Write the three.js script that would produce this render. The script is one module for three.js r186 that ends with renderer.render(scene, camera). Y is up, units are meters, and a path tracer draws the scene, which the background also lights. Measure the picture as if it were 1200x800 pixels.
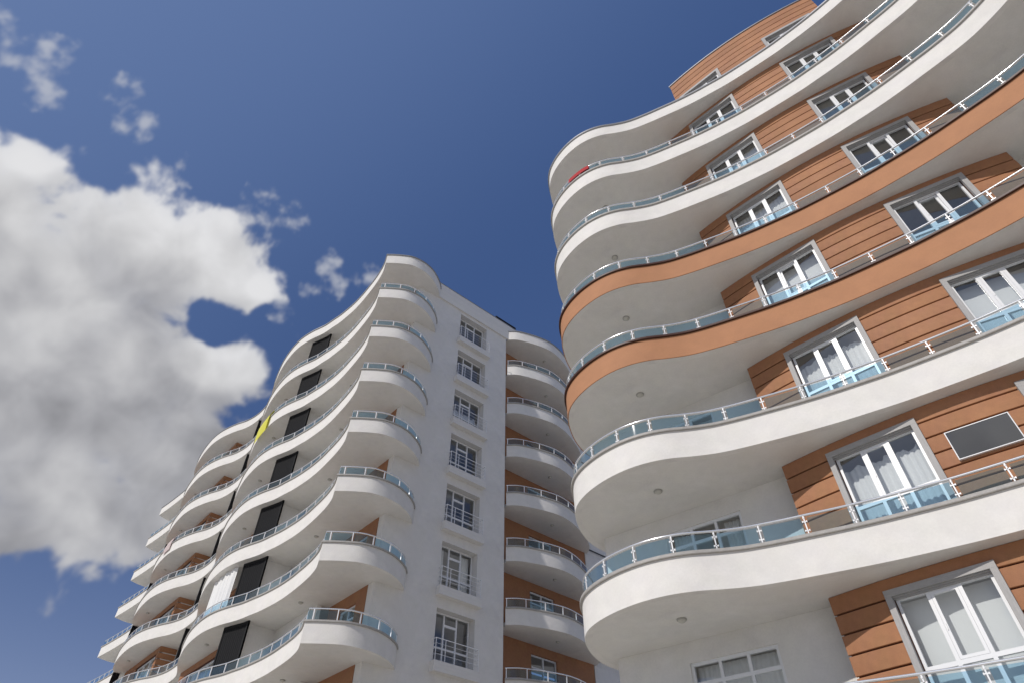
import * as THREE from 'three';
import { mergeGeometries } from 'three/addons/utils/BufferGeometryUtils.js';
import { createNoise3D } from 'simplex-noise';

// ------------------------------------------------------------------ camera, sky, sun, exposure
const scene = new THREE.Scene();
const EYE = 1.6, F = 745;                       // eye height; focal length in pixels of an 800 pixel high picture
const PITCH = Math.atan(F / 749);
const camera = new THREE.PerspectiveCamera(2 * Math.atan(400 / F) * 180 / Math.PI, 1.5, 0.1, 3000);
camera.position.set(0, EYE, 0);
camera.lookAt(0, EYE + Math.sin(PITCH), -Math.cos(PITCH));
scene.add(camera);

function rng(seed) { let s = seed >>> 0; return () => { s = (s + 0x6d2b79f5) | 0; let t = Math.imul(s ^ (s >>> 15), 1 | s); t = (t + Math.imul(t ^ (t >>> 7), 61 | t)) ^ t; return ((t ^ (t >>> 14)) >>> 0) / 4294967296; }; }
const sstep = (a, b, x) => { const t = Math.min(1, Math.max(0, (x - a) / (b - a))); return t * t * (3 - 2 * t); };
const mix = (a, b, t) => a + (b - a) * t;

const SUN_EL = 42 * Math.PI / 180;
const SUN = new THREE.Vector3(-0.768 * Math.cos(SUN_EL), Math.sin(SUN_EL), 0.640 * Math.cos(SUN_EL)).normalize();

function makeSky() {
  const W = 2048, H = 1024, data = new Float32Array(W * H * 4);
  const n3 = createNoise3D(rng(11));
  const dirOf = (az, el) => { const a = az * Math.PI / 180, e = el * Math.PI / 180; return [Math.sin(a) * Math.cos(e), Math.sin(e), -Math.cos(a) * Math.cos(e)]; };
  // cumulus masses: azimuth from the line of sight, elevation, angular radius, all in degrees; the last entries are gaps
  const mass = [[-48.4, 38.5, 7.3], [-43.2, 43.2, 6.2], [-37.2, 45.6, 4.9], [-45.3, 31.4, 8.1], [-39, 34.8, 8.3], [-32, 36.6, 4.1], [-39.8, 25.6, 5.6], [-32.6, 29.4, 5.8],
    [-29.6, 38.2, 2], [-31.4, 25.6, 3], [-36.7, 24.2, 3.9], [-31.4, 45, 2.6], [-53, 29.6, 10.8], [-56.3, 44.5, 2.5], [-55.3, 41.2, 4.7], [-46.2, 22, 5.5],
    [-92, 32, 12], [-108, 20, 9], [-78, 20, 10], [-150, 25, 10], [-140, 22, 9], [-141, 34, 3.6], [-126, 17, 7], [-160, 24, 8], [-170, 22, 10], [165, 26, 13], [128, 30, 12], [96, 22, 12], [70, 16, 9], [40, 10, 8]].map(([a, e, r]) => [...dirOf(a, e), r]);
  const gaps = [[-34.0, 41.3, 2.4], [-28.6, 42.6, 2.2], [-30, 19.5, 3]].map(([a, e, r]) => [...dirOf(a, e), r]);
  const wisps = [[-61.6, 49.8, 2.3], [-59.6, 49.7, 1.5], [-63.8, 50, 1.3], [-61.6, 51.9, 1.3], [-54.1, 52.5, 1.5], [-51.8, 51.6, 1.4], [-34.7, 51.3, 2.3], [-31.8, 51.2, 1.6],
    [-24.7, 48.1, 2.1], [-24, 49.6, 1.4], [-19.1, 49, 1.5], [-67, 51.1, 1.2], [-28.5, 44, 1.4], [-90, 55, 3], [140, 60, 4], [-160, 62, 4], [100, 48, 3]].map(([a, e, r]) => [...dirOf(a, e), r]);
  const ang = (x, y, z, b) => Math.acos(Math.min(1, x * b[0] + y * b[1] + z * b[2])) * 180 / Math.PI;
  const fbm = (x, y, z, s, oct) => { let a = 0, k = 0.5; for (let i = 0; i < oct; i++) { a += k * n3(x * s, y * s, z * s); s *= 2.07; k *= 0.53; } return a; };
  const field = (x, y, z) => {
    let m = -9;
    let sum = 0;
    for (const b of mass) { const c = x * b[0] + y * b[1] + z * b[2]; if (c < 0.8) continue; sum += Math.exp(5 * (1 - ang(x, y, z, b) / b[3])); }
    if (sum > 0) m = Math.log(sum) / 5 - 0.12;
    if (m < -1.2) return -9;
    let f = m > 0 ? Math.min(m * 1.35, 1.05) : m;
    for (const b of gaps) { const d = 1 - ang(x, y, z, b) / b[3]; if (d > 0) f -= d * 1.5; }
    return f;
  };
  for (let j = 0; j < H; j++) {
    const el = (((j + 0.5) / H) - 0.5) * Math.PI, y = Math.sin(el), ce = Math.cos(el);
    for (let i = 0; i < W; i++) {
      const ph = (((i + 0.5) / W) - 0.5) * 2 * Math.PI, x = Math.cos(ph) * ce, z = Math.sin(ph) * ce;
      const o = (j * W + i) * 4;
      if (y < -0.02) { data[o] = 0.17; data[o + 1] = 0.18; data[o + 2] = 0.2; data[o + 3] = 1; continue; }
      const g = x * SUN.x + y * SUN.y + z * SUN.z;               // the air is paler towards the sun and the horizon
      const t = Math.min(1, Math.max(0, 0.03 + 0.60 * sstep(0.2, 0.8, g) + 1.35 * Math.pow(1 - Math.max(0, y), 3.2)));
      const au = 0.34 * Math.exp(-(1 - g) * 13);
      let r = mix(0.044, 0.150, t) + au, gg = mix(0.088, 0.230, t) + au, b = mix(0.225, 0.44, t) + au;
      const hz = Math.pow(1 - Math.max(0, y), 7) * 0.8;
      r = mix(r, 0.58, hz); gg = mix(gg, 0.62, hz); b = mix(b, 0.69, hz);
      const f = field(x, y, z);
      if (f > -1.1) {
        const wx = x + 0.014 * n3(x * 9, y * 9, z * 9 + 5), wy = y + 0.012 * n3(x * 9 + 9, y * 9, z * 9), wz = z + 0.014 * n3(x * 9, y * 9 + 4, z * 9);
        const dens = f + fbm(wx, wy, wz, 11, 7) * 0.82 * (1 - 0.6 * sstep(0.3, 0.8, f));
        const a = sstep(-0.04, 0.40, dens) * (0.93 + 0.07 * sstep(0.2, 0.9, dens));
        if (a > 0) {
          const e = Math.asin(y) * 57.3;
          const hx = x, hy = y + 0.07, hz2 = z, hl = Math.hypot(hx, hy, hz2), topness = sstep(0.0, 0.9, f - field(hx / hl, hy / hl, hz2 / hl));
          const soft = fbm(x, y, z, 4.2, 3), puff = fbm(wx, wy, wz, 15, 5);
          let lit = 0.43 + 0.16 * sstep(35, 47, e) + 0.13 * topness + 0.24 * soft + 0.085 * puff;
          lit = Math.min(0.74, Math.max(0.28, lit));
          const cool = sstep(0.62, 0.3, lit);
          r = mix(r, lit * mix(1.0, 0.97, cool), a); gg = mix(gg, lit * mix(1.0, 0.975, cool), a); b = mix(b, lit * mix(1.02, 1.04, cool), a);
        }
      }
      let wmax = 0;
      let vx = x + 0.012 * n3(x * 16, y * 16, z * 16), vy = y + 0.012 * n3(x * 16 + 3, y * 16, z * 16), vz = z + 0.012 * n3(x * 16, y * 16 + 7, z * 16);
      const vl = Math.hypot(vx, vy, vz); vx /= vl; vy /= vl; vz /= vl;
      for (const q of wisps) { const d = 1 - ang(vx, vy, vz, q) / (q[3] * 1.05); if (d > wmax) wmax = d; }
      if (wmax > 0) {
        const s1 = fbm(x * 0.6 + 0.5 * y, y * 0.7 - 0.2 * x, z, 34, 6);
        const a = sstep(0.12, 1.05, wmax * 0.7 + s1 * 0.95) * 0.58;
        r = mix(r, 0.60, a); gg = mix(gg, 0.61, a); b = mix(b, 0.64, a);
      }
      data[o] = r; data[o + 1] = gg; data[o + 2] = b; data[o + 3] = 1;
    }
  }
  const t = new THREE.DataTexture(data, W, H, THREE.RGBAFormat, THREE.FloatType);
  t.mapping = THREE.EquirectangularReflectionMapping; t.magFilter = THREE.LinearFilter; t.minFilter = THREE.LinearFilter; t.wrapS = THREE.RepeatWrapping;
  t.needsUpdate = true;
  return t;
}
const skyTexture = makeSky();
scene.background = skyTexture; scene.environment = skyTexture;

const sun = new THREE.DirectionalLight(new THREE.Color(1, 0.955, 0.90), 2.85);
sun.position.copy(SUN).multiplyScalar(120).add(new THREE.Vector3(-5, 0, -20)); sun.target.position.set(-5, 10, -25);
sun.castShadow = true; sun.shadow.mapSize.set(4096, 4096); sun.shadow.radius = 1;
Object.assign(sun.shadow.camera, { left: -60, right: 60, top: 60, bottom: -60, near: 1, far: 300 });
scene.add(sun, sun.target);

const renderer = new THREE.WebGLRenderer({ antialias: true });
renderer.setSize(1024, 682); renderer.toneMapping = THREE.LinearToneMapping; renderer.toneMappingExposure = 1.03; renderer.shadowMap.enabled = true;

// ------------------------------------------------------------------ textures and materials
function noiseTexture(size, seed, fn, srgb) {
  const d = new Uint8Array(size * size * 4), n = createNoise3D(rng(seed));
  // tileable noise: a torus is cut by two circles, blended over the border instead
  const tile = (u, v, s, o) => { const a = n(u * s, v * s, o), b = n((u - 1) * s, v * s, o), c = n(u * s, (v - 1) * s, o), e = n((u - 1) * s, (v - 1) * s, o); return mix(mix(a, b, u), mix(c, e, u), v); };
  for (let j = 0; j < size; j++) for (let i = 0; i < size; i++) {
    const c = fn((u) => u, tile, i / size, j / size), o = (j * size + i) * 4;
    for (let k = 0; k < 3; k++) d[o + k] = Math.max(0, Math.min(255, Math.round(255 * (Array.isArray(c) ? c[k] : c))));
    d[o + 3] = 255;
  }
  const t = new THREE.DataTexture(d, size, size); t.wrapS = t.wrapT = THREE.RepeatWrapping; t.magFilter = THREE.LinearFilter; t.minFilter = THREE.LinearMipmapLinearFilter; t.generateMipmaps = true;
  if (srgb) t.colorSpace = THREE.SRGBColorSpace;
  t.needsUpdate = true; return t;
}
const rep = (t, x, y) => { const c = t.clone(); c.repeat.set(x, y); c.needsUpdate = true; return c; };
const plasterTone = noiseTexture(512, 3, (_, t, u, v) => { const k = 0.955 + 0.020 * t(u, v, 3, 1) + 0.016 * t(u, v, 9, 2) + 0.012 * t(u, v, 40, 3) + 0.012 * t(u, v, 110, 4); return [k, k * (0.995 + 0.004 * t(u, v, 4, 8)), k * (0.985 + 0.008 * t(u, v, 5, 9))]; }, true);
const plasterBump = noiseTexture(512, 4, (_, t, u, v) => 0.5 + 0.22 * t(u, v, 60, 1) + 0.2 * t(u, v, 140, 2) + 0.1 * t(u, v, 8, 3));
const boardTone = noiseTexture(512, 5, (_, t, u, v) => { const k = 0.90 + 0.035 * t(u, v, 3, 1) + 0.03 * t(u * 1, v, 14, 2) + 0.03 * t(u, v, 90, 3); return [k, k * (0.99 + 0.02 * t(u, v, 5, 7)), k * (0.98 + 0.03 * t(u, v, 6, 8))]; }, true);
const pavingTone = noiseTexture(512, 6, (_, t, u, v) => { const k = 0.86 + 0.06 * t(u, v, 4, 1) + 0.05 * t(u, v, 16, 2) + 0.05 * t(u, v, 80, 3); return [k, k * 0.99, k * 0.96]; }, true);
const stoneTone = noiseTexture(256, 7, (_, t, u, v) => { const k = 0.88 + 0.05 * t(u, v, 5, 1) + 0.05 * t(u, v, 22, 2) + 0.06 * t(u, v, 70, 3); return [k, k, k]; }, true);

const M = (o) => new THREE.MeshStandardMaterial(o);
const lin = (r, g, b) => new THREE.Color().setRGB(r, g, b);
const white = M({ color: lin(0.83, 0.81, 0.78), map: rep(plasterTone, 0.31, 0.31), bumpMap: rep(plasterBump, 1.1, 1.1), bumpScale: 0.003, roughness: 0.85 });
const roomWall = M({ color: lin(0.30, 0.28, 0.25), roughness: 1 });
const orange = M({ color: lin(0.485, 0.235, 0.120), map: rep(plasterTone, 0.31, 0.31), bumpMap: rep(plasterBump, 1.1, 1.1), bumpScale: 0.003, roughness: 0.82 });
const boards = [[0.455, 0.214, 0.103], [0.485, 0.228, 0.111], [0.43, 0.200, 0.095], [0.465, 0.222, 0.113]].map((c, i) => M({ color: lin(...c), map: rep(boardTone, 0.4 + 0.03 * i, 0.4), bumpMap: rep(plasterBump, 1.3, 1.3), bumpScale: 0.002, roughness: 0.75 }));
const groove = M({ color: lin(0.085, 0.028, 0.013), roughness: 0.9 });
const coping = M({ color: lin(0.50, 0.475, 0.44), map: rep(stoneTone, 0.8, 0.8), roughness: 0.55 });
const copingBrown = M({ color: lin(0.06, 0.022, 0.012), roughness: 0.5 });
const stone = M({ color: lin(0.50, 0.485, 0.47), map: rep(stoneTone, 1.3, 1.3), bumpMap: rep(plasterBump, 2, 2), bumpScale: 0.002, roughness: 0.6 });
const chrome = M({ color: lin(0.86, 0.86, 0.86), metalness: 0.75, roughness: 0.22 });
const postMetal = M({ color: lin(0.86, 0.86, 0.86), metalness: 0.1, roughness: 0.35 });
const upvc = M({ color: lin(0.80, 0.80, 0.80), roughness: 0.35 });
const glass = new THREE.MeshPhysicalMaterial({ color: lin(0.92, 0.95, 0.96), roughness: 0.02, transmission: 1, thickness: 0, ior: 2.1 });
const railGlass = new THREE.MeshPhysicalMaterial({ color: lin(0.50, 0.72, 0.86), roughness: 0.03, transmission: 0.95, thickness: 0, ior: 1.45 });
const cloth = new THREE.MeshPhysicalMaterial({ color: lin(0.86, 0.855, 0.84), roughness: 0.95, transmission: 0.12, thickness: 0 });
const blackScreen = M({ color: lin(0.011, 0.011, 0.012), roughness: 1 });
const blackFrame = M({ color: lin(0.005, 0.005, 0.006), roughness: 0.9 });
const lampGlass = M({ color: lin(0.55, 0.53, 0.47), roughness: 0.3 });
const lampBase = M({ color: lin(0.40, 0.385, 0.35), roughness: 0.4, metalness: 0.4 });
const flashing = M({ color: lin(0.33, 0.33, 0.34), metalness: 0.5, roughness: 0.4 });
const darkMetal = M({ color: lin(0.02, 0.02, 0.022), metalness: 0.3, roughness: 0.45 });

// ------------------------------------------------------------------ geometry helpers. Plan points are [X, D]: X to the right, D away from the eye
const V3 = (p, y) => new THREE.Vector3(p[0], y, -p[1]);
const add = (p, d, k) => [p[0] + d[0] * k, p[1] + d[1] * k];
const sub = (a, b) => [a[0] - b[0], a[1] - b[1]];
const unit = (a) => { const l = Math.hypot(a[0], a[1]) || 1; return [a[0] / l, a[1] / l]; };
const outward = (t) => [t[1], -t[0]];
const len2 = (a) => Math.hypot(a[0], a[1]);

// path: points with .c = true at sharp corners; returns points with miter vectors, unit normals and length along
function makePath(pts) {
  const n = pts.length, P = [];
  for (let i = 0; i < n; i++) {
    const a = i > 0 ? unit(sub(pts[i], pts[i - 1])) : null, b = i < n - 1 ? unit(sub(pts[i + 1], pts[i])) : null;
    const na = outward(a || b), nb = outward(b || a), m = unit([na[0] + nb[0], na[1] + nb[1]]);
    const k = 1 / Math.max(0.35, m[0] * nb[0] + m[1] * nb[1]);
    P.push({ p: [pts[i][0], pts[i][1]], m: [m[0] * k, m[1] * k], n: m, na, nb, c: !!pts[i].c, l: i ? P[i - 1].l + len2(sub(pts[i], pts[i - 1])) : 0 });
  }
  P.total = P[n - 1].l;
  return P;
}
const off = (q, o) => add(q.p, q.m, o);
function spline(pts, per) {                                          // centripetal Catmull-Rom, split at corners
  const runs = [[]];
  for (const p of pts) { runs[runs.length - 1].push(p); if (p.c) runs.push([p]); }
  const out = [];
  runs.forEach((r, ri) => {
    if (r.length < 2) return;
    const c = new THREE.CatmullRomCurve3(r.map((p) => new THREE.Vector3(p[0], 0, p[1])), false, 'centripetal');
    const L = c.getLength(), k = Math.max(2, Math.round(L / per)), s = c.getSpacedPoints(k).map((v) => [v.x, v.z]);
    if (ri > 0 && out.length) { s.shift(); }
    out.push(...s);
    if (ri < runs.length - 1 && r[r.length - 1].c) out[out.length - 1].c = true;
  });
  return out;
}
// part of a path between two lengths
function cut(P, a, b) {
  const at = (l) => { let i = 1; while (i < P.length - 1 && P[i].l < l) i++; const A = P[i - 1], B = P[i], t = (l - A.l) / (B.l - A.l || 1); const nn = unit([mix(A.c ? A.nb[0] : A.n[0], B.c ? B.na[0] : B.n[0], t), mix(A.c ? A.nb[1] : A.n[1], B.c ? B.na[1] : B.n[1], t)]); return { p: [mix(A.p[0], B.p[0], t), mix(A.p[1], B.p[1], t)], m: nn, n: nn, na: nn, nb: nn, c: false, l }; };
  const out = [at(a)];
  for (const q of P) if (q.l > a + 1e-3 && q.l < b - 1e-3) out.push(q);
  out.push(at(b)); out.total = b; return out;
}
// sweep a profile of [offset outwards, y] along a path; smooth along the path, flat (or round) across it
function sweep(P, prof, { round = null, open = false, caps = true } = {}) {
  const pos = [], nor = [], uv = [], n = prof.length, edges = open ? n - 1 : n;
  const quad = (v, nn, t) => {
    const A = v[0], B = v[1], C = v[2], e1 = B.clone().sub(A), e2 = C.clone().sub(A), g = e1.cross(e2);
    const idx = g.dot(nn[0]) >= 0 ? [0, 1, 2, 0, 2, 3] : [0, 2, 1, 0, 3, 2];
    for (const k of idx) { pos.push(v[k].x, v[k].y, v[k].z); nor.push(nn[k].x, nn[k].y, nn[k].z); uv.push(t[k][0], t[k][1]); }
  };
  let around = 0;
  for (let e = 0; e < edges; e++) {
    const [o0, y0] = prof[e], [o1, y1] = prof[(e + 1) % n], el = Math.hypot(o1 - o0, y1 - y0);
    const en = [(y1 - y0) / el, -(o1 - o0) / el];
    const pn = (nn, k) => { if (!round) return new THREE.Vector3(nn[0] * en[0], en[1], -nn[1] * en[0]); const [o, y] = k ? prof[(e + 1) % n] : prof[e], r = Math.hypot(o - round[0], y - round[1]); return new THREE.Vector3(nn[0] * (o - round[0]) / r, (y - round[1]) / r, -nn[1] * (o - round[0]) / r); };
    for (let i = 0; i < P.length - 1; i++) {
      const A = P[i], B = P[i + 1], nA = A.c ? A.nb : A.n, nB = B.c ? B.na : B.n;
      quad([V3(off(A, o0), y0), V3(off(B, o0), y0), V3(off(B, o1), y1), V3(off(A, o1), y1)], [pn(nA, 0), pn(nB, 0), pn(nB, 1), pn(nA, 1)],
        [[A.l, around], [B.l, around], [B.l, around + el], [A.l, around + el]]);
    }
    around += el;
  }
  if (caps && !open) {
    const tri = THREE.ShapeUtils.triangulateShape(prof.map((p) => new THREE.Vector2(p[0], p[1])), []);
    for (const [Q, s] of [[P[0], -1], [P[P.length - 1], 1]]) {
      const t = new THREE.Vector3(-Q.n[1] * s, 0, -Q.n[0] * s);
      for (const f of tri) for (const k of (s > 0 ? f : [f[0], f[2], f[1]])) { const v = V3(off(Q, prof[k][0]), prof[k][1]); pos.push(v.x, v.y, v.z); nor.push(t.x, t.y, t.z); uv.push(prof[k][0], prof[k][1]); }
    }
  }
  const g = new THREE.BufferGeometry();
  g.setAttribute('position', new THREE.Float32BufferAttribute(pos, 3)); g.setAttribute('normal', new THREE.Float32BufferAttribute(nor, 3)); g.setAttribute('uv', new THREE.Float32BufferAttribute(uv, 2));
  return g;
}
const rect = (o0, o1, y0, y1) => [[o0, y0], [o1, y0], [o1, y1], [o0, y1]];
const disc = (o, y, r, k = 8) => Array.from({ length: k }, (_, i) => { const a = 2 * Math.PI * (i + 0.5) / k; return [o + r * Math.cos(a), y + r * Math.sin(a)]; });
function plate(poly, y0, y1) {                                       // horizontal plate with the outline of a plan polygon
  const s = new THREE.Shape(poly.map((p) => new THREE.Vector2(p[0], p[1])));
  const g = new THREE.ExtrudeGeometry(s, { depth: y1 - y0, bevelEnabled: false }); g.rotateX(-Math.PI / 2); g.translate(0, y0, 0); return g;
}
// local frame: x along dir, y up, z outward
function frame(p, dir, y) { const o = outward(dir); return new THREE.Matrix4().makeBasis(new THREE.Vector3(dir[0], 0, -dir[1]), new THREE.Vector3(0, 1, 0), new THREE.Vector3(o[0], 0, -o[1])).setPosition(p[0], y, -p[1]); }
function bx(x0, x1, y0, y1, z0, z1) { const g = new THREE.BoxGeometry(x1 - x0, y1 - y0, z1 - z0).toNonIndexed(); g.translate((x0 + x1) / 2, (y0 + y1) / 2, (z0 + z1) / 2); return g; }
function cyl(x0, y0, z0, x1, y1, z1, r, k = 8) {
  const a = new THREE.Vector3(x0, y0, z0), b = new THREE.Vector3(x1, y1, z1), d = b.clone().sub(a), g = new THREE.CylinderGeometry(r, r, d.length(), k).toNonIndexed();
  g.applyQuaternion(new THREE.Quaternion().setFromUnitVectors(new THREE.Vector3(0, 1, 0), d.clone().normalize())); g.translate((x0 + x1) / 2, (y0 + y1) / 2, (z0 + z1) / 2); return g;
}
const clean = (g) => { const o = g.index ? g.toNonIndexed() : g; for (const k of Object.keys(o.attributes)) if (!['position', 'normal', 'uv'].includes(k)) o.deleteAttribute(k); return o; };
const join = (list) => (list.length === 1 ? clean(list[0]) : mergeGeometries(list.map(clean)));
function mesh(name, geos, mat, parent) {
  const m = new THREE.Mesh(Array.isArray(geos) ? join(geos) : geos, mat); m.name = name; m.castShadow = m.receiveShadow = true; parent.add(m); return m;
}
function place(o, m) { o.applyMatrix4(m); return o; }
const taken = new Map();
function numbered(n) { const k = taken.get(n) || 0; taken.set(n, k + 1); return k ? `${n}_${String(k).padStart(3, '0')}` : n; }
function thing(name, label, category, p = [0, 0], y = 0) {
  const g = new THREE.Group(); g.name = numbered(name); g.userData = { label, category, kind: 'thing' }; scene.add(g); return g;
}
// wall with openings: a runs from P0 along dir; holes [a0, a1, y0, y1]
function wall(name, P0, dir, length, y0, y1, thick, holes, mat, parent) {
  const s = new THREE.Shape([[0, y0], [length, y0], [length, y1], [0, y1]].map((p) => new THREE.Vector2(...p)));
  for (const [a0, a1, h0, h1] of holes) s.holes.push(new THREE.Path([[a0, h0], [a0, h1], [a1, h1], [a1, h0]].map((p) => new THREE.Vector2(...p))));
  const g = new THREE.ExtrudeGeometry(s, { depth: thick, bevelEnabled: false }); g.translate(0, 0, -thick);
  g.applyMatrix4(frame(P0, dir, 0));
  return mesh(name, g, mat, parent);
}
const R = rng(2024);

// ------------------------------------------------------------------ shared builders
// the lamp under a balcony
const lampGeo = (() => { const a = new THREE.LatheGeometry([[0, -0.085], [0.045, -0.07], [0.075, -0.05], [0.088, -0.025], [0.088, -0.012]].map((p) => new THREE.Vector2(...p)), 18); return a; })();
const lampRing = new THREE.LatheGeometry([[0.084, -0.03], [0.102, -0.026], [0.106, -0.004], [0.106, 0]].map((p) => new THREE.Vector2(...p)), 18);
function lamp(parent, p, y) { const b = mesh('ceiling_lamp', lampRing, lampBase, parent); b.position.set(p[0], y - 0.002, -p[1]); const d = mesh('lamp_dome', lampGeo, lampGlass, b); return b; }

// posts: bar with two pairs of glass clamps and a foot
const postGeoRich = join([bx(-0.011, 0.011, 0, 0.41, -0.014, 0.014), bx(-0.044, 0.044, 0.092, 0.11, -0.014, 0.014), bx(-0.044, 0.044, 0.278, 0.296, -0.014, 0.014), cyl(0, 0, 0, 0, 0.022, 0, 0.036, 10), cyl(0, 0.35, 0, 0, 0.375, 0, 0.022, 8),
  bx(-0.048, -0.032, 0.084, 0.118, -0.017, 0.017), bx(0.032, 0.048, 0.084, 0.118, -0.017, 0.017), bx(-0.048, -0.032, 0.27, 0.304, -0.017, 0.017), bx(0.032, 0.048, 0.27, 0.304, -0.017, 0.017)]);
const postGeoPlain = join([bx(-0.018, 0.018, 0, 0.41, -0.018, 0.018), cyl(0, 0, 0, 0, 0.02, 0, 0.045, 8)]);

const BAND = 0.72, COPE = 0.075, RAIL = 1.215;                       // above the soffit
// railing of a balcony on path P at soffit level y; sub-parts go under the balcony
function railing(balcony, P, y, { post = postGeoRich, step = 0.8, from = 0, to = P.total, individual = true, inset = -0.06 } = {}) {
  const y0 = y + BAND + COPE, Q = cut(P, from, to);
  mesh('handrail', sweep(Q, disc(inset, y + RAIL, 0.026), { round: [inset, y + RAIL] }), chrome, balcony);
  mesh('bottom_rail', sweep(Q, rect(inset - 0.014, inset + 0.014, y0 + 0.012, y0 + 0.034)), chrome, balcony);
  const n = Math.max(1, Math.round((to - from) / step)), d = (to - from) / n, posts = [], panes = [];
  const corners = P.filter((q) => q.c && q.l > from && q.l < to).map((q) => q.l);
  for (let i = 0; i <= n; i++) {
    const l = Math.min(Math.max(from + 0.06, from + i * d), to - 0.06), q = cut(P, Math.max(0, l - 0.01), l + 0.01)[0];
    const m = frame(off(q, inset), [-q.n[1], q.n[0]], y0);
    if (individual) place(mesh('post', post, postMetal, balcony), m); else posts.push(post.clone().applyMatrix4(m));
    if (i < n) {
      const a = from + i * d + 0.05, b = from + (i + 1) * d - 0.05;
      const spans = []; let s = a; for (const c of corners) if (c > a && c < b) { spans.push([s, c - 0.02]); s = c + 0.02; } spans.push([s, b]);
      for (const [s0, s1] of spans) {
        if (s1 - s0 < 0.06) continue;
        const g = sweep(cut(P, s0, s1), [[inset, y0 + 0.045], [inset, y + RAIL - 0.055]], { open: true });
        if (individual) mesh('glass_panel', g, railGlass, balcony); else panes.push(g);
      }
    }
  }
  if (!individual) { mesh('posts', posts, postMetal, balcony).userData.kind = 'stuff'; mesh('glass_panels', panes, railGlass, balcony).userData.kind = 'stuff'; }
}
// balcony: slab (the polygon is the path moved in, closed by `back`), upstand, coping
function balcony(parent, P, back, y, { paint = null, cope = coping, band = BAND, flash = false } = {}) {
  const inner = P.map((q) => off(q, -0.155));
  const slab = mesh('balcony', plate([...inner, ...back], y + 0.001, y + 0.18), white, parent);
  const o1 = paint ? -0.025 : 0;
  mesh('parapet', sweep(P, rect(-0.16, o1, y, y + band)), white, slab);
  if (paint) mesh('painted_band', sweep(P, rect(o1, 0, y + 0.001, y + band - 0.001)), paint, slab);
  const yc = y + band;
  mesh('coping', sweep(P, [[-0.2, yc], [0.05, yc], [0.056, yc + 0.012], [0.056, yc + COPE - 0.012], [0.044, yc + COPE], [-0.2, yc + COPE]]), flash ? flashing : cope, slab);
  return slab;
}

// a curtain: wavy sheet in the local frame of a window
function curtainGeo(x0, x1, y0, y1, z, waves, amp, seed, ragged = 0) {
  const r = rng(seed), nx = Math.max(8, Math.round((x1 - x0) * 36)), pos = [], uv = [], idx = [], ph = r() * 6;
  const rows = 6, top = (x) => y1 - (ragged ? ragged * (0.35 + 0.3 * Math.sin(x * 9 + ph) + 0.25 * Math.sin(x * 21 + ph * 2) + 0.12 * Math.sin(x * 47 + ph)) : 0);
  for (let j = 0; j <= rows; j++) for (let i = 0; i <= nx; i++) {
    const t = i / nx, x = mix(x0, x1, t), y = mix(y0, top(x), j / rows);
    pos.push(x, y, z + amp * Math.sin(t * waves * 6.283 + ph) + amp * 0.4 * Math.sin(t * waves * 14.1 + ph * 3)); uv.push(x, y);
  }
  for (let j = 0; j < rows; j++) for (let i = 0; i < nx; i++) { const a = j * (nx + 1) + i; idx.push(a, a + 1, a + nx + 2, a, a + nx + 2, a + nx + 1); }
  const g = new THREE.BufferGeometry(); g.setAttribute('position', new THREE.Float32BufferAttribute(pos, 3)); g.setAttribute('uv', new THREE.Float32BufferAttribute(uv, 2)); g.setIndex(idx); g.computeVertexNormals(); return clean(g);
}
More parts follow.
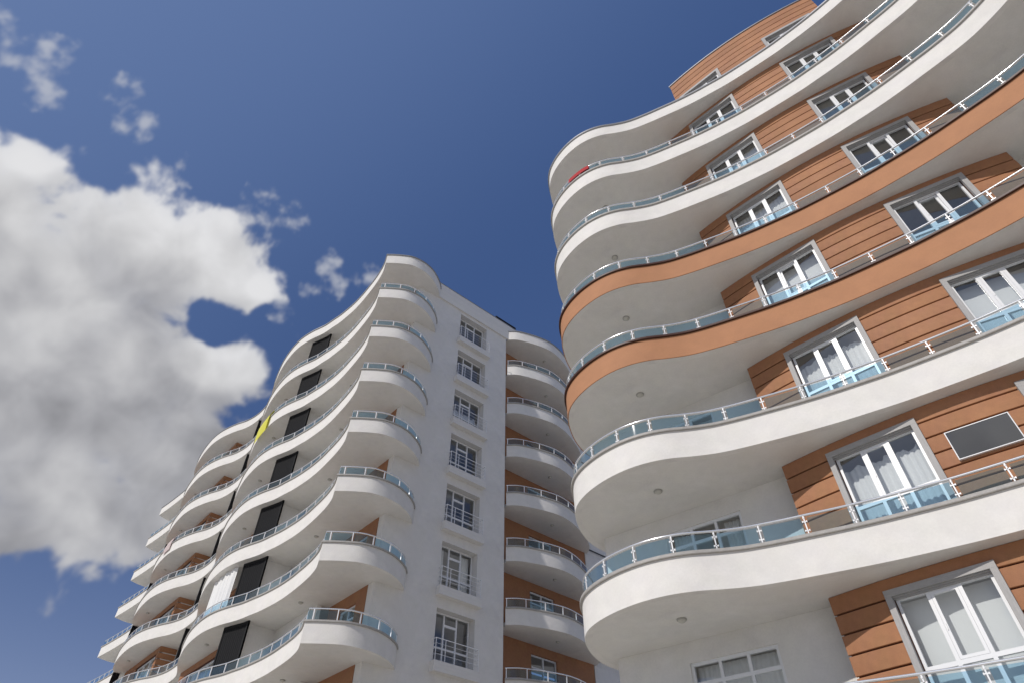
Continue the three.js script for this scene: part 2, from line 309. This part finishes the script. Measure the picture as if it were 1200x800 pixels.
// window in the local frame m (x across from 0 to w, y from 0 up to h, z = 0 the outer face of the white frame)
function windowUnit(parent, m, w, h, { name = 'window', lights = 3, transomAt = null, topLights = 0, midBar = 0, sash = 1, tilt = 0, curtain = 'full', seed = 1, fw = 0.065, frameMat = upvc } = {}) {
  const fr = [bx(0, fw, 0, h, -0.07, 0), bx(w - fw, w, 0, h, -0.07, 0), bx(fw, w - fw, 0, fw, -0.07, 0), bx(fw, w - fw, h - fw, h, -0.07, 0)];
  const xs = []; for (let i = 0; i <= lights; i++) xs.push(mix(fw / 2, w - fw / 2, i / lights));
  for (let i = 1; i < lights; i++) fr.push(bx(xs[i] - fw * 0.5, xs[i] + fw * 0.5, fw, h - fw, -0.068, 0.004));
  const rows = [fw, ...(transomAt ? [transomAt] : []), ...(topLights ? [topLights] : []), h - fw];
  const cross = []; if (transomAt) cross.push(transomAt); if (topLights) cross.push(topLights);
  for (const t of cross) for (let i = 0; i < lights; i++) fr.push(bx(xs[i] + fw * 0.5, xs[i + 1] - fw * 0.5, t - fw * 0.55, t + fw * 0.55, -0.066, 0.002));
  if (midBar) fr.push(bx(xs[1] + fw * 0.5, xs[2] - fw * 0.5, midBar - 0.05, midBar + 0.05, -0.066, 0.002));
  const win = place(mesh(name, fr, frameMat, parent), m);
  for (let i = 0; i < lights; i++) for (let j = 0; j < rows.length - 1; j++) {
    const x0 = xs[i] + fw * 0.5, x1 = xs[i + 1] - fw * 0.5, y0 = rows[j] + (j ? fw * 0.55 : 0), y1 = rows[j + 1] - (j < rows.length - 2 ? fw * 0.55 : 0);
    const isSash = i === sash && j === rows.length - 2;
    if (isSash) {
      const s = 0.05, W2 = x1 - x0, H2 = y1 - y0, sg = [bx(0, s, 0, H2, -0.045, 0.012), bx(W2 - s, W2, 0, H2, -0.045, 0.012), bx(s, W2 - s, 0, s, -0.045, 0.012), bx(s, W2 - s, H2 - s, H2, -0.045, 0.012), bx(s * 0.35, s * 0.65, H2 * 0.42, H2 * 0.52, 0.012, 0.03)];
      const sm = mesh('sash', sg, frameMat, win); sm.position.set(x0 + 0.003, y0 + 0.003, -0.008); sm.scale.set((W2 - 0.006) / W2, (H2 - 0.006) / H2, 1); sm.rotation.x = tilt ? -tilt : 0;
      const pg = new THREE.PlaneGeometry(W2 - 2 * s, H2 - 2 * s).toNonIndexed(); pg.translate(W2 / 2, H2 / 2, -0.016);
      const pm = mesh('pane', pg, glass, win); pm.position.copy(sm.position); pm.rotation.copy(sm.rotation);
    } else {
      const pg = new THREE.PlaneGeometry(x1 - x0, y1 - y0).toNonIndexed(); pg.translate((x0 + x1) / 2, (y0 + y1) / 2, -0.035);
      mesh('pane', pg, glass, win);
    }
  }
  const cz = -0.3;
  if (curtain === 'full') mesh('curtain', curtainGeo(0.02, w - 0.02, 0.03, h - 0.02, cz, 9 * w, 0.012, seed), cloth, win);
  else if (curtain === 'blind') mesh('curtain', curtainGeo(0.02, w - 0.02, 0.03, h - 0.02, cz, 3, 0.003, seed), cloth, win);
  else if (curtain === 'lace') mesh('curtain', curtainGeo(0.02, w - 0.02, 0.03, h * 0.93, cz, 8 * w, 0.015, seed, 0.12), cloth, win);
  else if (curtain === 'half') mesh('curtain', curtainGeo(0.02, w - 0.02, 0.03, h * 0.62, cz, 4 * w, 0.008, seed, 0.1), cloth, win);
  else if (curtain === 'drapes') { mesh('curtain', curtainGeo(0.02, w * 0.3, 0.03, h - 0.02, cz, 5, 0.03, seed), cloth, win); mesh('curtain', curtainGeo(w * 0.72, w - 0.02, 0.03, h - 0.02, cz, 5, 0.03, seed + 5), cloth, win); }
  return win;
}

// ------------------------------------------------------------------ ground
{
  const g = new THREE.PlaneGeometry(1600, 1600).toNonIndexed(); g.rotateX(-Math.PI / 2);
  const u = g.attributes.uv; for (let i = 0; i < u.count; i++) u.setXY(i, u.getX(i) * 1600, u.getY(i) * 1600);
  const m = mesh('ground', g, M({ color: lin(0.72, 0.695, 0.65), map: rep(pavingTone, 0.12, 0.12), roughness: 0.95 }), scene);
  m.userData = { kind: 'structure', label: 'pale paved ground around the two apartment buildings', category: 'ground' };
}

// ------------------------------------------------------------------ the building with orange bands and terracotta boards (local u along its front, v outwards)
const MID = [9.06, 9.95], C = unit([5.88, -4.49]), N = outward(C);
const uv2p = (u, v) => [MID[0] + u * C[0] + v * N[0], MID[1] + u * C[1] + v * N[1]];
const SOF = (k) => EYE + 5.15 + 3 * (7 - k);                          // soffit level of slab k, 1 = roof
const half = [[0, 0.75], [0.93, 0.765], [1.4, 0.80], [2.06, 0.86], [2.7, 0.95], [3.4, 1.08], [4.0, 1.2], [4.6, 1.36], [5.1, 1.58], [5.6, 1.84], [6.1, 1.99], [6.6, 2.03], [7.1, 1.97], [7.5, 1.86], [7.9, 1.69], [8.3, 1.42], [8.6, 1.06], [8.82, 0.62], [9.0, 0.1], [9.1, -0.5], [9.06, -1.0], [8.92, -1.4], [8.68, -1.72]];
const edgeUV = [...half.slice(1).reverse().map(([u, v]) => [-u, v]), ...half];
const edgeP = makePath(spline(edgeUV.map(([u, v]) => uv2p(u, v)), 0.16));
const SAG = 0.42, BR = (3.71 ** 2 + SAG ** 2) / (2 * SAG);
const arcV = (u) => Math.sqrt(BR * BR - u * u) - (BR - SAG);
const arcPath = (u0, u1) => { const n = Math.max(2, Math.round((u1 - u0) / 0.32)), pts = []; for (let i = 0; i <= n; i++) { const u = mix(u0, u1, i / n); pts.push(uv2p(u, arcV(u))); } return makePath(pts); };

const bR = thing('apartment_building', 'apartment tower with curved terracotta board bays and two orange painted balcony bands', 'building');
{
  const back = [uv2p(8.4, -1.9), uv2p(8.4, -7.8), uv2p(-8.4, -7.8), uv2p(-8.4, -1.9)];
  const kinds = [null, 'none', 'lace', 'half', 'blind', 'half', 'lace', 'lace', 'blind', 'full'];
  for (let k = 1; k <= 8; k++) {
    const y = SOF(k), painted = k === 4 || k === 5;
    const b = k === 1 ? balcony(bR, edgeP, back, y, { band: 0.62, flash: true }) : balcony(bR, edgeP, back, y, { paint: painted ? orange : null, cope: painted ? copingBrown : coping });
    if (painted) b.userData.label = 'balcony with an orange painted band and dark brown coping';
    if (k > 1) railing(b, edgeP, y, { step: 0.86 });
    for (const s of [-1, 1]) lamp(b, uv2p(s * 6.43, 0.78), y);
  }
  // storeys between slab k and slab k + 1; the last one stands on the ground
  const windowsU = [[-2.72, -0.89], [0.88, 2.66]];
  for (let k = 1; k <= 8; k++) {
    const yt = SOF(k), yb = k === 8 ? 0 : SOF(k + 1) + 0.18;
    // curved carrier behind the boards, open at the windows
    const carrier = []; const cr = (u0, u1, a, b) => carrier.push(sweep(arcPath(u0, u1), rect(-0.22, -0.05, a, b)));
    const openTop = yt - 0.36, openBot = Math.max(yb + 0.02, yt - 2.78);
    cr(-3.68, -2.6, yb, yt); cr(-1.01, 1.0, yb, yt); cr(2.54, 3.68, yb, yt);
    for (const [a, b] of [[-2.6, -1.01], [1.0, 2.54]]) { cr(a, b, openTop, yt); if (openBot > yb + 0.03) cr(a, b, yb, openBot); }
    const carrierMesh = mesh('cladding_wall', carrier, groove, bR);
    // boards
    let course = 0;
    for (let t = yt - 0.006; t - 0.05 > yb; t -= 0.36, course++) {
      const a = Math.max(yb, t - 0.326), prof = [[-0.052, a], [-0.006, a], [0, a + 0.008], [0, t - 0.008], [-0.006, t], [-0.052, t]];
      const spans = (a > openTop - 0.02 || t < openBot) ? [[-3.71, 3.71]] : [[-3.71, -2.66], [-0.95, 0.94], [2.6, 3.71]];
      spans.forEach(([u0, u1], i) => { const e = 0.006 * (R() - 0.5); mesh('board', sweep(arcPath(u0 + e, u1 - e), prof.map(([o, yy]) => [o + 0.004 * (R() - 0.5) * 0, yy])), boards[Math.floor(R() * 4)], carrierMesh); });
    }
    // white side walls with their windows
    for (const s of [-1, 1]) {
      const u0 = s < 0 ? -8.67 : 3.66, L = 5.01, a0 = s < 0 ? 1.72 : 1.36, a1 = a0 + 1.93;
      const h1 = yt - 0.43, h0 = Math.max(yb + 0.02, yt - 2.75);
      wall('wall', uv2p(u0, -0.45), C, L, yb, yt, 0.2, [[a0, a1, h0, h1]], white, bR);
      const w = windowUnit(bR, frame(uv2p(u0 + a0, -0.5), C, h0), 1.93, h1 - h0, { lights: 3, topLights: h1 - h0 - 0.42, transomAt: 0.9, sash: -1, curtain: k % 3 ? 'full' : 'drapes', seed: k * 7 + s });
    }
    // end blocks of the boarded bay and outer side walls
    for (const s of [-1, 1]) {
      const g = bx(-0.1, 0.1, yb, yt, -0.46, -0.04); g.applyMatrix4(frame(uv2p(s * 3.56, 0), C, 0)); mesh('wall_return', g, groove, bR);
      const q = bx(-0.1, 0.1, yb, yt, -7.6, -0.66); q.applyMatrix4(frame(uv2p(s * 8.57, 0), C, 0)); mesh('side_wall', q, white, bR);
    }
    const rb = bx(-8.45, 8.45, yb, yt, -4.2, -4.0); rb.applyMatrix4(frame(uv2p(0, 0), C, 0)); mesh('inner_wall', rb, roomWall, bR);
    const bk = bx(-8.66, 8.66, yb, yt, -7.8, -7.6); bk.applyMatrix4(frame(uv2p(0, 0), C, 0)); mesh('back_wall', bk, white, bR);
  }
  // windows of the boarded bay
  const brickWindow = (u0, u1, top, bot, opt) => {
    const A = uv2p(u0, arcV(u0)), B = uv2p(u1, arcV(u1)), dir = unit(sub(B, A)), w = len2(sub(B, A)), h = top - bot, m = frame(A, dir, bot), j = 0.11;
    // bulge of the boards over the chord of the window
    const um = (u0 + u1) / 2, bul = (arcV(um) - (arcV(u0) + arcV(u1)) / 2), z1 = bul + 0.035;
    const win = windowUnit(bR, m.clone().multiply(new THREE.Matrix4().makeTranslation(j, 0, z1 - 0.13)), w - 2 * j, h - 0.12, opt);
    const sg = [bx(-j, 0, 0, h - 0.12, -0.14, 0.13), bx(w - 2 * j, w - j, 0, h - 0.12, -0.14, 0.13), bx(-j, w - j, h - 0.119, h, -0.14, 0.13), bx(0.001, w - 2 * j - 0.001, h - 0.165, h - 0.121, -0.001, 0.05), bx(0.001, w - 2 * j - 0.001, h - 0.14, h - 0.121, 0.05, 0.09)];
    mesh('surround', sg, stone, win);
    return win;
  };
  const tilts = { '8-0': 0.09, '7-0': 0.0, '4-0': 0.05, '4-1': 0.07, '3-1': 0.06, '6-1': 0.05 };
  const table = { 1: ['half', 'none'], 2: ['blind', 'none'], 3: ['full', 'half'], 4: ['blind', 'half'], 5: ['lace', 'blind'], 6: ['lace', 'blind'], 7: ['blind', 'blind'], 8: ['full', 'full'] };
  for (let k = 1; k <= 8; k++) windowsU.forEach(([u0, u1], i) => {
    const top = SOF(k) - 0.22, bot = k === 8 ? SOF(8) - 2.7 : SOF(k + 1) + 0.2;
    brickWindow(u0, u1, top, bot, { transomAt: top - bot - 1.33, tilt: tilts[`${k}-${i}`] || 0, curtain: table[k][i], seed: 50 + k * 3 + i });
  });
  // roof storey: boarded parapet with two windows
  const y0 = SOF(1) + 0.18, y1 = SOF(1) + 3.5, uA = -2.82, uB = 3.05, ot = SOF(1) + 1.98;
  const carrier = []; const cr = (u0, u1, a, b) => carrier.push(sweep(arcPath(u0, u1), rect(-0.24, -0.05, a, b)));
  cr(uA + 0.03, -2.5, y0, y1); cr(-1.01, 1.0, y0, y1); cr(2.54, uB - 0.03, y0, y1); cr(-2.5, -1.01, ot, y1); cr(1.0, 2.54, ot, y1);
  const top = mesh('cladding_wall', carrier, groove, bR);
  for (let t = y1 - 0.006, i = 0; t - 0.05 > y0; t -= 0.36, i++) {
    const a = Math.max(y0, t - 0.326), prof = [[-0.052, a], [-0.006, a], [0, a + 0.008], [0, t - 0.008], [-0.006, t], [-0.052, t]];
    for (const [u0, u1] of (a > ot - 0.02 ? [[uA, uB]] : [[uA, -2.56], [-0.95, 0.94], [2.6, uB]])) mesh('board', sweep(arcPath(u0, u1), prof), boards[Math.floor(R() * 4)], top);
  }
  mesh('roof_flashing', sweep(arcPath(uA - 0.04, uB + 0.04), rect(-0.3, 0.04, y1, y1 + 0.06)), flashing, bR);
  for (const [u0, u1] of [[-2.62, -0.89], [0.88, 2.66]]) brickWindow(u0, u1, ot + 0.13, y0 + 0.02, { curtain: 'half', seed: 90 });
  const poly = []; for (let i = 0; i <= 12; i++) { const u = mix(uA + 0.05, uB - 0.05, i / 12); poly.push(uv2p(u, arcV(u) - 0.1)); } poly.push(uv2p(uB - 0.05, -5), uv2p(uA + 0.05, -5));
  mesh('roof', plate(poly, y1 - 0.3, y1 - 0.1), white, bR);
  for (const [u, s] of [[uA, -1], [uB, 1]]) { const g = bx(-0.1, 0.1, y0, y1 - 0.32, -5, -0.15); g.applyMatrix4(frame(uv2p(u - s * 0.12, arcV(u)), C, 0)); mesh('side_wall', g, white, bR); }
  { const g = bx(-2.6, 2.8, y0, y1 - 0.32, -5.2, -5.01); g.applyMatrix4(frame(uv2p(0, 0), C, 0)); mesh('back_wall', g, white, bR); }
}

// ------------------------------------------------------------------ the white building (local w along its windowed wall, q outwards)
const A0 = [-5.48, 24.58], DW = unit([5.08, 4.47]), NW = outward(DW);
const wq = (w, q) => [A0[0] + w * DW[0] + q * NW[0], A0[1] + w * DW[1] + q * NW[1]];
const LS = (k) => EYE + 8.06 + 3 * (8 - k);
const corner = (p) => { p.c = true; return p; };
const mainWQ = [[0.2, -37.7], [-1.2, -37.55], corner([-2.0, -37.2]), [-1.75, -35], [-1.58, -33], [-1.52, -31.5], [-1.62, -30.3], [-1.9, -29.4], [-2.3, -28.5], [-2.55, -27.5], [-2.75, -26], [-2.83, -24.6], [-2.8, -23.4], [-2.6, -22.2], [-2.22, -21], [-1.8, -20], [-1.55, -18.8], [-1.52, -17.5], [-1.62, -16.5], [-1.86, -15.7], [-2.3, -14.5], [-2.6, -13.3], [-2.82, -12.2], [-2.95, -11], [-2.97, -9.84], [-2.88, -9.06], [-2.7, -8.3], [-2.5, -7.7], [-2.36, -7.26], [-2.22, -6.5], [-2.1, -5.86], [-2.02, -5.16], [-1.96, -4.33], [-1.96, -3.4], [-2.0, -2.7], [-2.05, -2], [-2.13, -1.3], [-2.29, -0.5], corner([-2.53, 0.14]),
  [-2.2, 0.42], [-1.76, 0.74], [-1.3, 1.0], [-0.67, 1.1], [-0.33, 1.08], [0.14, 0.97], [0.82, 0.61], [1.2, 0.3], [1.42, 0.02]];
const toP = (list) => list.map((a) => { const p = wq(a[0], a[1]); if (a.c) p.c = true; return p; });
const mainP = makePath(spline(toP(mainWQ), 0.2));
const nearStart = mainP.reduce((b, q) => { const d = len2(sub(q.p, wq(-1.6, -16.4))); return d < b[0] ? [d, q.l] : b; }, [99, 0])[1];
const sideWQ = [[6.85, 0.06], [7.3, 0.46], [8.1, 0.8], [8.9, 1.04], [9.7, 1.16], [10.5, 1.08], [11.3, 0.85], [12.1, 0.52], [12.9, 0.1], [13.5, -0.4], [13.8, -0.88]];
const sideP = makePath(spline(toP(sideWQ), 0.2));

const bL = thing('apartment_building', 'white apartment tower with wavy balconies, black screens and a flat flank of railed windows', 'building');
{
  const back = [wq(1.4, -0.12), wq(6.7, -0.12), wq(6.7, -37.7)];
  const sback = [wq(13.8, -1.2), wq(6.85, -1.2)];
  const SCREEN_S = [6.95, 8.5];
  for (let k = 1; k <= 10; k++) {
    const y = LS(k), roof = k === 1;
    const b = balcony(bL, mainP, back, y, roof ? { flash: true, band: 0.7 } : {});
    if (!roof) {
      railing(b, mainP, y, { post: postGeoPlain, step: 0.86, from: nearStart, to: mainP.total - 0.05, individual: k <= 9 });
      railing(b, mainP, y, { post: postGeoPlain, step: 0.86, from: 1.2, to: nearStart, individual: false });
    }
    lamp(b, wq(-1.18, -3.8), y); lamp(b, wq(-2.2, -11.1), y); lamp(b, wq(-2.1, -26.1), y);
    const s = balcony(bL, sideP, sback, y, roof ? { flash: true, band: 0.7 } : {});
    if (!roof) railing(s, sideP, y, { post: postGeoPlain, step: 0.95, individual: true });
    lamp(s, wq(10.05, 0.15), y);
  }
  // flank wall with window recesses
  const holes = []; for (let k = 1; k <= 10; k++) if (k < 10) holes.push([3.1, 5.15, LS(k) - 2.34, LS(k) - 0.2]);
  const top = LS(1) + 1.28;
  wall('flank_wall', wq(0.02, 0), DW, 6.76, 0, top - 0.052, 0.45, holes, white, bL);
  { const g = [bx(0.7, 7.5, LS(1) + 0.02, top - 0.05, 0.004, 0.12), bx(0.66, 7.54, top - 0.05, top, -0.32, 0.14)]; g.forEach((q) => q.applyMatrix4(frame(wq(0, 0), DW, 0))); mesh('roof_parapet', g[0], white, bL); mesh('roof_flashing', g[1], flashing, bL); }
  for (let k = 1; k <= 9; k++) {
    const y0 = LS(k) - 2.34, y1 = LS(k) - 0.2;
    windowUnit(bL, frame(wq(3.1, -0.36), DW, y0), 2.05, y1 - y0, { lights: 3, transomAt: 0.72, midBar: y1 - y0 - 0.48, sash: -1, curtain: k === 6 ? 'drapes' : k === 3 ? 'half' : 'none', seed: 200 + k });
    // sill box and balconette
    const sill = bx(2.98, 5.3, y0 - 0.4, y0 - 0.004, 0.002, 0.3); sill.applyMatrix4(frame(wq(0, 0), DW, 0));
    const sm = mesh('sill_box', sill, white, bL);
    const rg = []; const zz = 0.26, xa = 3.04, xb = 5.22;
    for (const [yy, r] of [[0.84, 0.018], [0.64, 0.008], [0.44, 0.008], [0.24, 0.008]]) rg.push(cyl(xa, y0 + yy, zz, xb, y0 + yy, zz, r, 6), cyl(xa, y0 + yy, zz, xa, y0 + yy, 0.0, r, 6), cyl(xb, y0 + yy, zz, xb, y0 + yy, 0.0, r, 6));
    for (const x of [xa, xa + 0.48, xb]) rg.push(cyl(x, y0, zz, x, y0 + 0.85, zz, 0.016, 6));
    rg.forEach((q) => q.applyMatrix4(frame(wq(0, 0), DW, 0)));
    mesh('window_railing', rg, postMetal, bL);
  }
  // walls behind the wavy balconies, storey by storey
  for (let k = 1; k <= 10; k++) {
    const yt = LS(k), yb = k === 10 ? 0 : LS(k + 1) + 0.18, h = yt - yb;
    const side = [NW[0], NW[1]];                                      // direction along the wavy side, from far to near
    const W = (name, s0, s1, o, holes, mat) => wall(name, wq(-o, -s1), side, s1 - s0, yb, yt, 0.18, holes, mat, bL);
    // terracotta wall at the tip with a window, white set back wall, white partition
    const clad = (s0, s1, o, hs) => {
      const m = W('cladding_wall', s0, s1, o - 0.03, hs, groove); const g = [];
      for (let t = yt - 0.006; t - 0.05 > yb; t -= 0.36) {
        const a = Math.max(yb, t - 0.326); let spans = [[0, s1 - s0]];
        for (const [a0, a1, h0, h1] of hs) if (a < h1 && t > h0) spans = spans.flatMap(([p, q]) => [[p, Math.min(q, a0)], [Math.max(p, a1), q]].filter(([p2, q2]) => q2 - p2 > 0.05));
        for (const [p, q] of spans) { const b = bx(p, q, a, t, 0.001, 0.03); b.applyMatrix4(frame(wq(-o + 0.03, -s1), side, 0)); g.push(b); }
      }
      mesh('cladding', g, boards[0], m); return m;
    };
    const h0 = Math.max(yb + 0.05, yt - 2.6), h1 = yt - 0.5;
    W('brown_wall', 0.46, 3.5, 0.0, [[1.0, 2.3, h0, h1]], boards[0]);
    windowUnit(bL, frame(wq(0.09, -2.5), side, h0), 1.3, h1 - h0, { lights: 2, transomAt: h1 - h0 - 0.5, sash: -1, curtain: 'none', seed: 300 + k });
    W('wall', 3.5, 7.4, 0.55, [], white); W('wall', 7.6, 10.8, 0.75, [], white);

    { const g = bx(-1.88, 0, yb, yt, -7.6, -7.4); g.applyMatrix4(frame(wq(0, 0), DW, 0)); mesh('partition_wall', g, white, bL); }
    // black curved screen at the slab edge
    {
      const a = [], scr = mainP.filter((q) => { const s = -((q.p[0] - A0[0]) * NW[0] + (q.p[1] - A0[1]) * NW[1]); const w = (q.p[0] - A0[0]) * DW[0] + (q.p[1] - A0[1]) * DW[1]; return w < -1.5 && s > SCREEN_S[0] - 0.1 && s < SCREEN_S[1] + 0.1; }).map((q) => off(q, -0.34));
      const SP = makePath(scr), m = mesh('black_screen', sweep(SP, rect(-0.02, 0.0, yb, yt)), blackScreen, bL);
      mesh('screen_frame', [sweep(SP, rect(-0.05, 0.03, yt - 0.14, yt - 0.001)), sweep(cut(SP, 0, 0.09), rect(-0.05, 0.03, yb, yt - 0.142)), sweep(cut(SP, SP.total - 0.09, SP.total), rect(-0.05, 0.03, yb, yt - 0.142))], blackFrame, m);
      const ribs = []; for (let l = 0.2; l < SP.total - 0.15; l += 0.13) ribs.push(sweep(cut(SP, l, l + 0.03), rect(0.0005, 0.012, yb, yt - 0.142))); mesh('screen_ribs', ribs, blackScreen, m);
    }
    // terracotta bays with wide windows
    for (const [s0, s1, o, e] of [[10.8, 15.9, 1.58, 0.72], [22.15, 28.6, 1.5, 0.5]]) {
      clad(s0, s1, o, [[s1 - s0 - 3.9, s1 - s0 - 0.35, h0, h1 + 0.12]]);
      windowUnit(bL, frame(wq(-o + 0.1, -(s0 + 3.9)), side, h0), 3.55, h1 + 0.12 - h0, { lights: 3, transomAt: 0.75, sash: -1, curtain: 'full', seed: 400 + k });
      const g = []; for (let t = yt - 0.006; t - 0.05 > yb; t -= 0.36) { const b = bx(-o + 0.02, -e, Math.max(yb, t - 0.30), t, -s0 + 0.001, -s0 + 0.03); b.applyMatrix4(frame(wq(0, 0), DW, 0)); g.push(b); }
      const j = bx(-o + 0.012, -e, yb, yt, -s0 - 0.1, -s0); j.applyMatrix4(frame(wq(0, 0), DW, 0));
      const ret = mesh('bay_return', j, white, bL); mesh('return_boards', g, boards[0], ret);
    }
    // white walls and dark dividers in the valleys between the bays
    W('wall', 16.0, 22.15, 0.5, [], white); W('wall', 28.7, 37.6, 0.5, [], white);
    for (const [s, o] of [[18.4, 1.44], [29.0, 2.12]]) { const g = [bx(-o + 0.06, -o + 0.42, yb, yt - 0.001, -s - 0.03, -s + 0.03), bx(-o, -o + 0.06, yb, yt, -s - 0.05, -s + 0.05)]; g.forEach((q) => q.applyMatrix4(frame(wq(0, 0), DW, 0))); mesh('divider', g, blackFrame, bL); }
    // terracotta wall behind the small curved balconies, its window, the white wall after it
    wall('brown_wall', wq(6.5, -0.9), DW, 7.09, yb, yt, 0.18, [[2.78, 4.5, h0, yt - 0.42]], boards[0], bL);
    windowUnit(bL, frame(wq(9.28, -1.0), DW, h0), 1.72, yt - 0.42 - h0, { lights: 2, transomAt: yt - 0.42 - h0 - 0.55, sash: -1, curtain: k % 2 ? 'none' : 'drapes', seed: 500 + k });
    wall('wall', wq(13.62, -0.88), DW, 6, yb - 0.2, yt, 0.2, [], white, bL);
    { const g = cyl(13.7, yt - 2.75, -0.8, 19.5, yt - 2.75, -0.8, 0.035, 6); g.applyMatrix4(frame(wq(0, 0), DW, 0)); mesh('conduit', g, darkMetal, bL); }
    // shell
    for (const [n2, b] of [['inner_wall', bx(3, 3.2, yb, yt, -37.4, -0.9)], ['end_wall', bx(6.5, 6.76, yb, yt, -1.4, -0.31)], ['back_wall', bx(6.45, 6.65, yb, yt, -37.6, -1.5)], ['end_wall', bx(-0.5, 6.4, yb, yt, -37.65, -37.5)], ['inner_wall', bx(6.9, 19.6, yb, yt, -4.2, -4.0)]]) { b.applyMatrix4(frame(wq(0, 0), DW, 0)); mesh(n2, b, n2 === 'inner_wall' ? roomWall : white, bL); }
  }
  { const g = plate([wq(6.86, -1.0), wq(19.6, -1.0), wq(19.6, -37), wq(6.86, -37)], LS(1) + 0.2, LS(1) + 0.36); mesh('roof', g, white, bL); }
}

// ------------------------------------------------------------------ loose things
// cloth hung over a parapet or rail: follows a stretch of the path
function hung(name, label, category, P, l0, l1, prof, mat, slant = 0) {
  const Q = cut(P, l0, l1), o = mesh(numbered(name), sweep(Q, prof, { open: true }), mat, scene);
  const p = o.geometry.attributes.position, n = createNoise3D(rng(77));
  for (let i = 0; i < p.count; i++) { const x = p.getX(i), y = p.getY(i), z = p.getZ(i), d = 0.02 * n(x * 3, y * 1.2, z * 3); p.setXYZ(i, x + d - slant * 0, y, z + d); }
  o.geometry.computeVertexNormals();
  o.userData = { label, category }; return o;
}
const lenAt = (P, pt) => P.reduce((b, q) => { const d = len2(sub(q.p, pt)); return d < b[0] ? [d, q.l] : b; }, [99, 0])[1];
{
  const fabric = (r, g, b) => new THREE.MeshPhysicalMaterial({ color: lin(r, g, b), roughness: 0.95, transmission: 0.2, thickness: 0, side: THREE.DoubleSide });
  const yr = SOF(2) + RAIL, a = lenAt(edgeP, uv2p(-7.2, 1.95)), b = lenAt(edgeP, uv2p(-6.3, 2.02));
  hung('red_cloth', 'red cloth hung over the balcony rail below the roof band', 'cloth', edgeP, a, b, [[-0.13, yr - 0.28], [-0.1, yr + 0.02], [-0.06, yr + 0.034], [-0.02, yr + 0.02], [-0.015, yr - 0.2]], fabric(0.5, 0.03, 0.035));
  // yellow banner over the rail and parapet
  const y3 = LS(3), n0 = lenAt(mainP, wq(-2.9, -12.0)), n1 = lenAt(mainP, wq(-2.97, -10.35)), yq = y3 + RAIL;
  hung('yellow_banner', 'yellow banner draped over the rail and parapet of a wavy balcony', 'banner', mainP, n0, n1, [[-0.1, yq - 0.2], [-0.08, yq + 0.03], [-0.03, yq + 0.035], [0.1, yq - 0.35], [0.13, y3 + 0.5], [0.12, y3 + 0.1], [0.1, y3 - 0.3]], fabric(0.70, 0.66, 0.03));
  // pink rug over a parapet
  const y4 = LS(4), c0 = lenAt(mainP, wq(-2.82, -24.6)), yk = y4 + BAND + COPE;
  hung('pale_rug', 'pale pink rug hung over the parapet of a wavy balcony', 'rug', mainP, c0 - 0.1, c0 + 1.1, [[-0.2, yk + 0.02], [-0.05, yk + 0.36], [0.0, yk + 0.4], [0.09, yk + 0.03], [0.085, yk - 0.5]], fabric(0.62, 0.5, 0.48));
  // white sheet drawn across a balcony
  const yt6 = LS(6), yb6 = LS(7) + BAND + COPE, s0 = lenAt(mainP, wq(-2.95, -11.4)), s1 = lenAt(mainP, wq(-2.82, -8.9));
  const Q = cut(mainP, Math.min(s0, s1), Math.max(s0, s1)), sp = [], su = [], si = [], nn = 60;
  for (let i = 0; i <= nn; i++) { const l = mix(Q[0].l, Q[Q.length - 1].l, i / nn), q = cut(mainP, l, l + 0.02)[0]; for (let j = 0; j <= 8; j++) { const t = j / 8, p = add(q.p, q.n, -0.3 + 0.05 * Math.sin(i * 0.95) * (1 - 0.5 * t) + 0.03 * Math.sin(i * 0.37 + 1)); sp.push(p[0], mix(yb6 - 0.5, yt6 - 0.03, t), -p[1]); su.push(l, t * 2); } }
  for (let i = 0; i < nn; i++) for (let j = 0; j < 8; j++) { const q = i * 9 + j; si.push(q, q + 1, q + 10, q, q + 10, q + 9); }
  const sg = new THREE.BufferGeometry(); sg.setAttribute('position', new THREE.Float32BufferAttribute(sp, 3)); sg.setAttribute('uv', new THREE.Float32BufferAttribute(su, 2)); sg.setIndex(si); sg.computeVertexNormals();
  const sheet = mesh('balcony_curtain', sg, cloth, scene); sheet.userData = { label: 'white curtain drawn across a wavy balcony beside a black screen', category: 'curtain' };
}
// dark glass panel on the terracotta boards
{
  const u0 = -0.57, u1 = 0.52, A = uv2p(u0, arcV(u0)), B = uv2p(u1, arcV(u1)), dir = unit(sub(B, A)), w = len2(sub(B, A)), y1 = SOF(6) - 0.76, y0 = SOF(6) - 1.37, z = arcV(0) - arcV(0.55) + 0.03;
  const g = thing('wall_panel', 'dark glossy rectangular panel in a thin white frame on the terracotta boards', 'panel');
  g.applyMatrix4(frame(A, dir, y0));
  const h = y1 - y0, t = 0.016;
  mesh('panel_frame', [bx(0, w, 0, t, 0, z + 0.02), bx(0, w, h - t, h, 0, z + 0.02), bx(0, t, t, h - t, 0, z + 0.02), bx(w - t, w, t, h - t, 0, z + 0.02)], upvc, g);
  mesh('dark_glass', bx(t, w - t, t, h - t, 0.005, z + 0.008), new THREE.MeshPhysicalMaterial({ color: lin(0.012, 0.012, 0.014), roughness: 0.03, clearcoat: 1, clearcoatRoughness: 0.02, ior: 2.33 }), g);
}
// black collector lying on the roof parapet
{
  const g = thing('roof_panel', 'long black panel lying on the roof parapet of the white tower', 'panel');
  g.applyMatrix4(frame(wq(5.8, 0.0), DW, LS(1) + 1.285));
  const a = bx(0, 1.7, 0, 0.16, -0.6, 0.145), b = bx(0.03, 1.67, 0.16, 0.175, -0.57, 0.115);
  mesh('panel_case', a, blackFrame, g); mesh('panel_glass', b, blackScreen, g);
}

renderer.render(scene, camera);
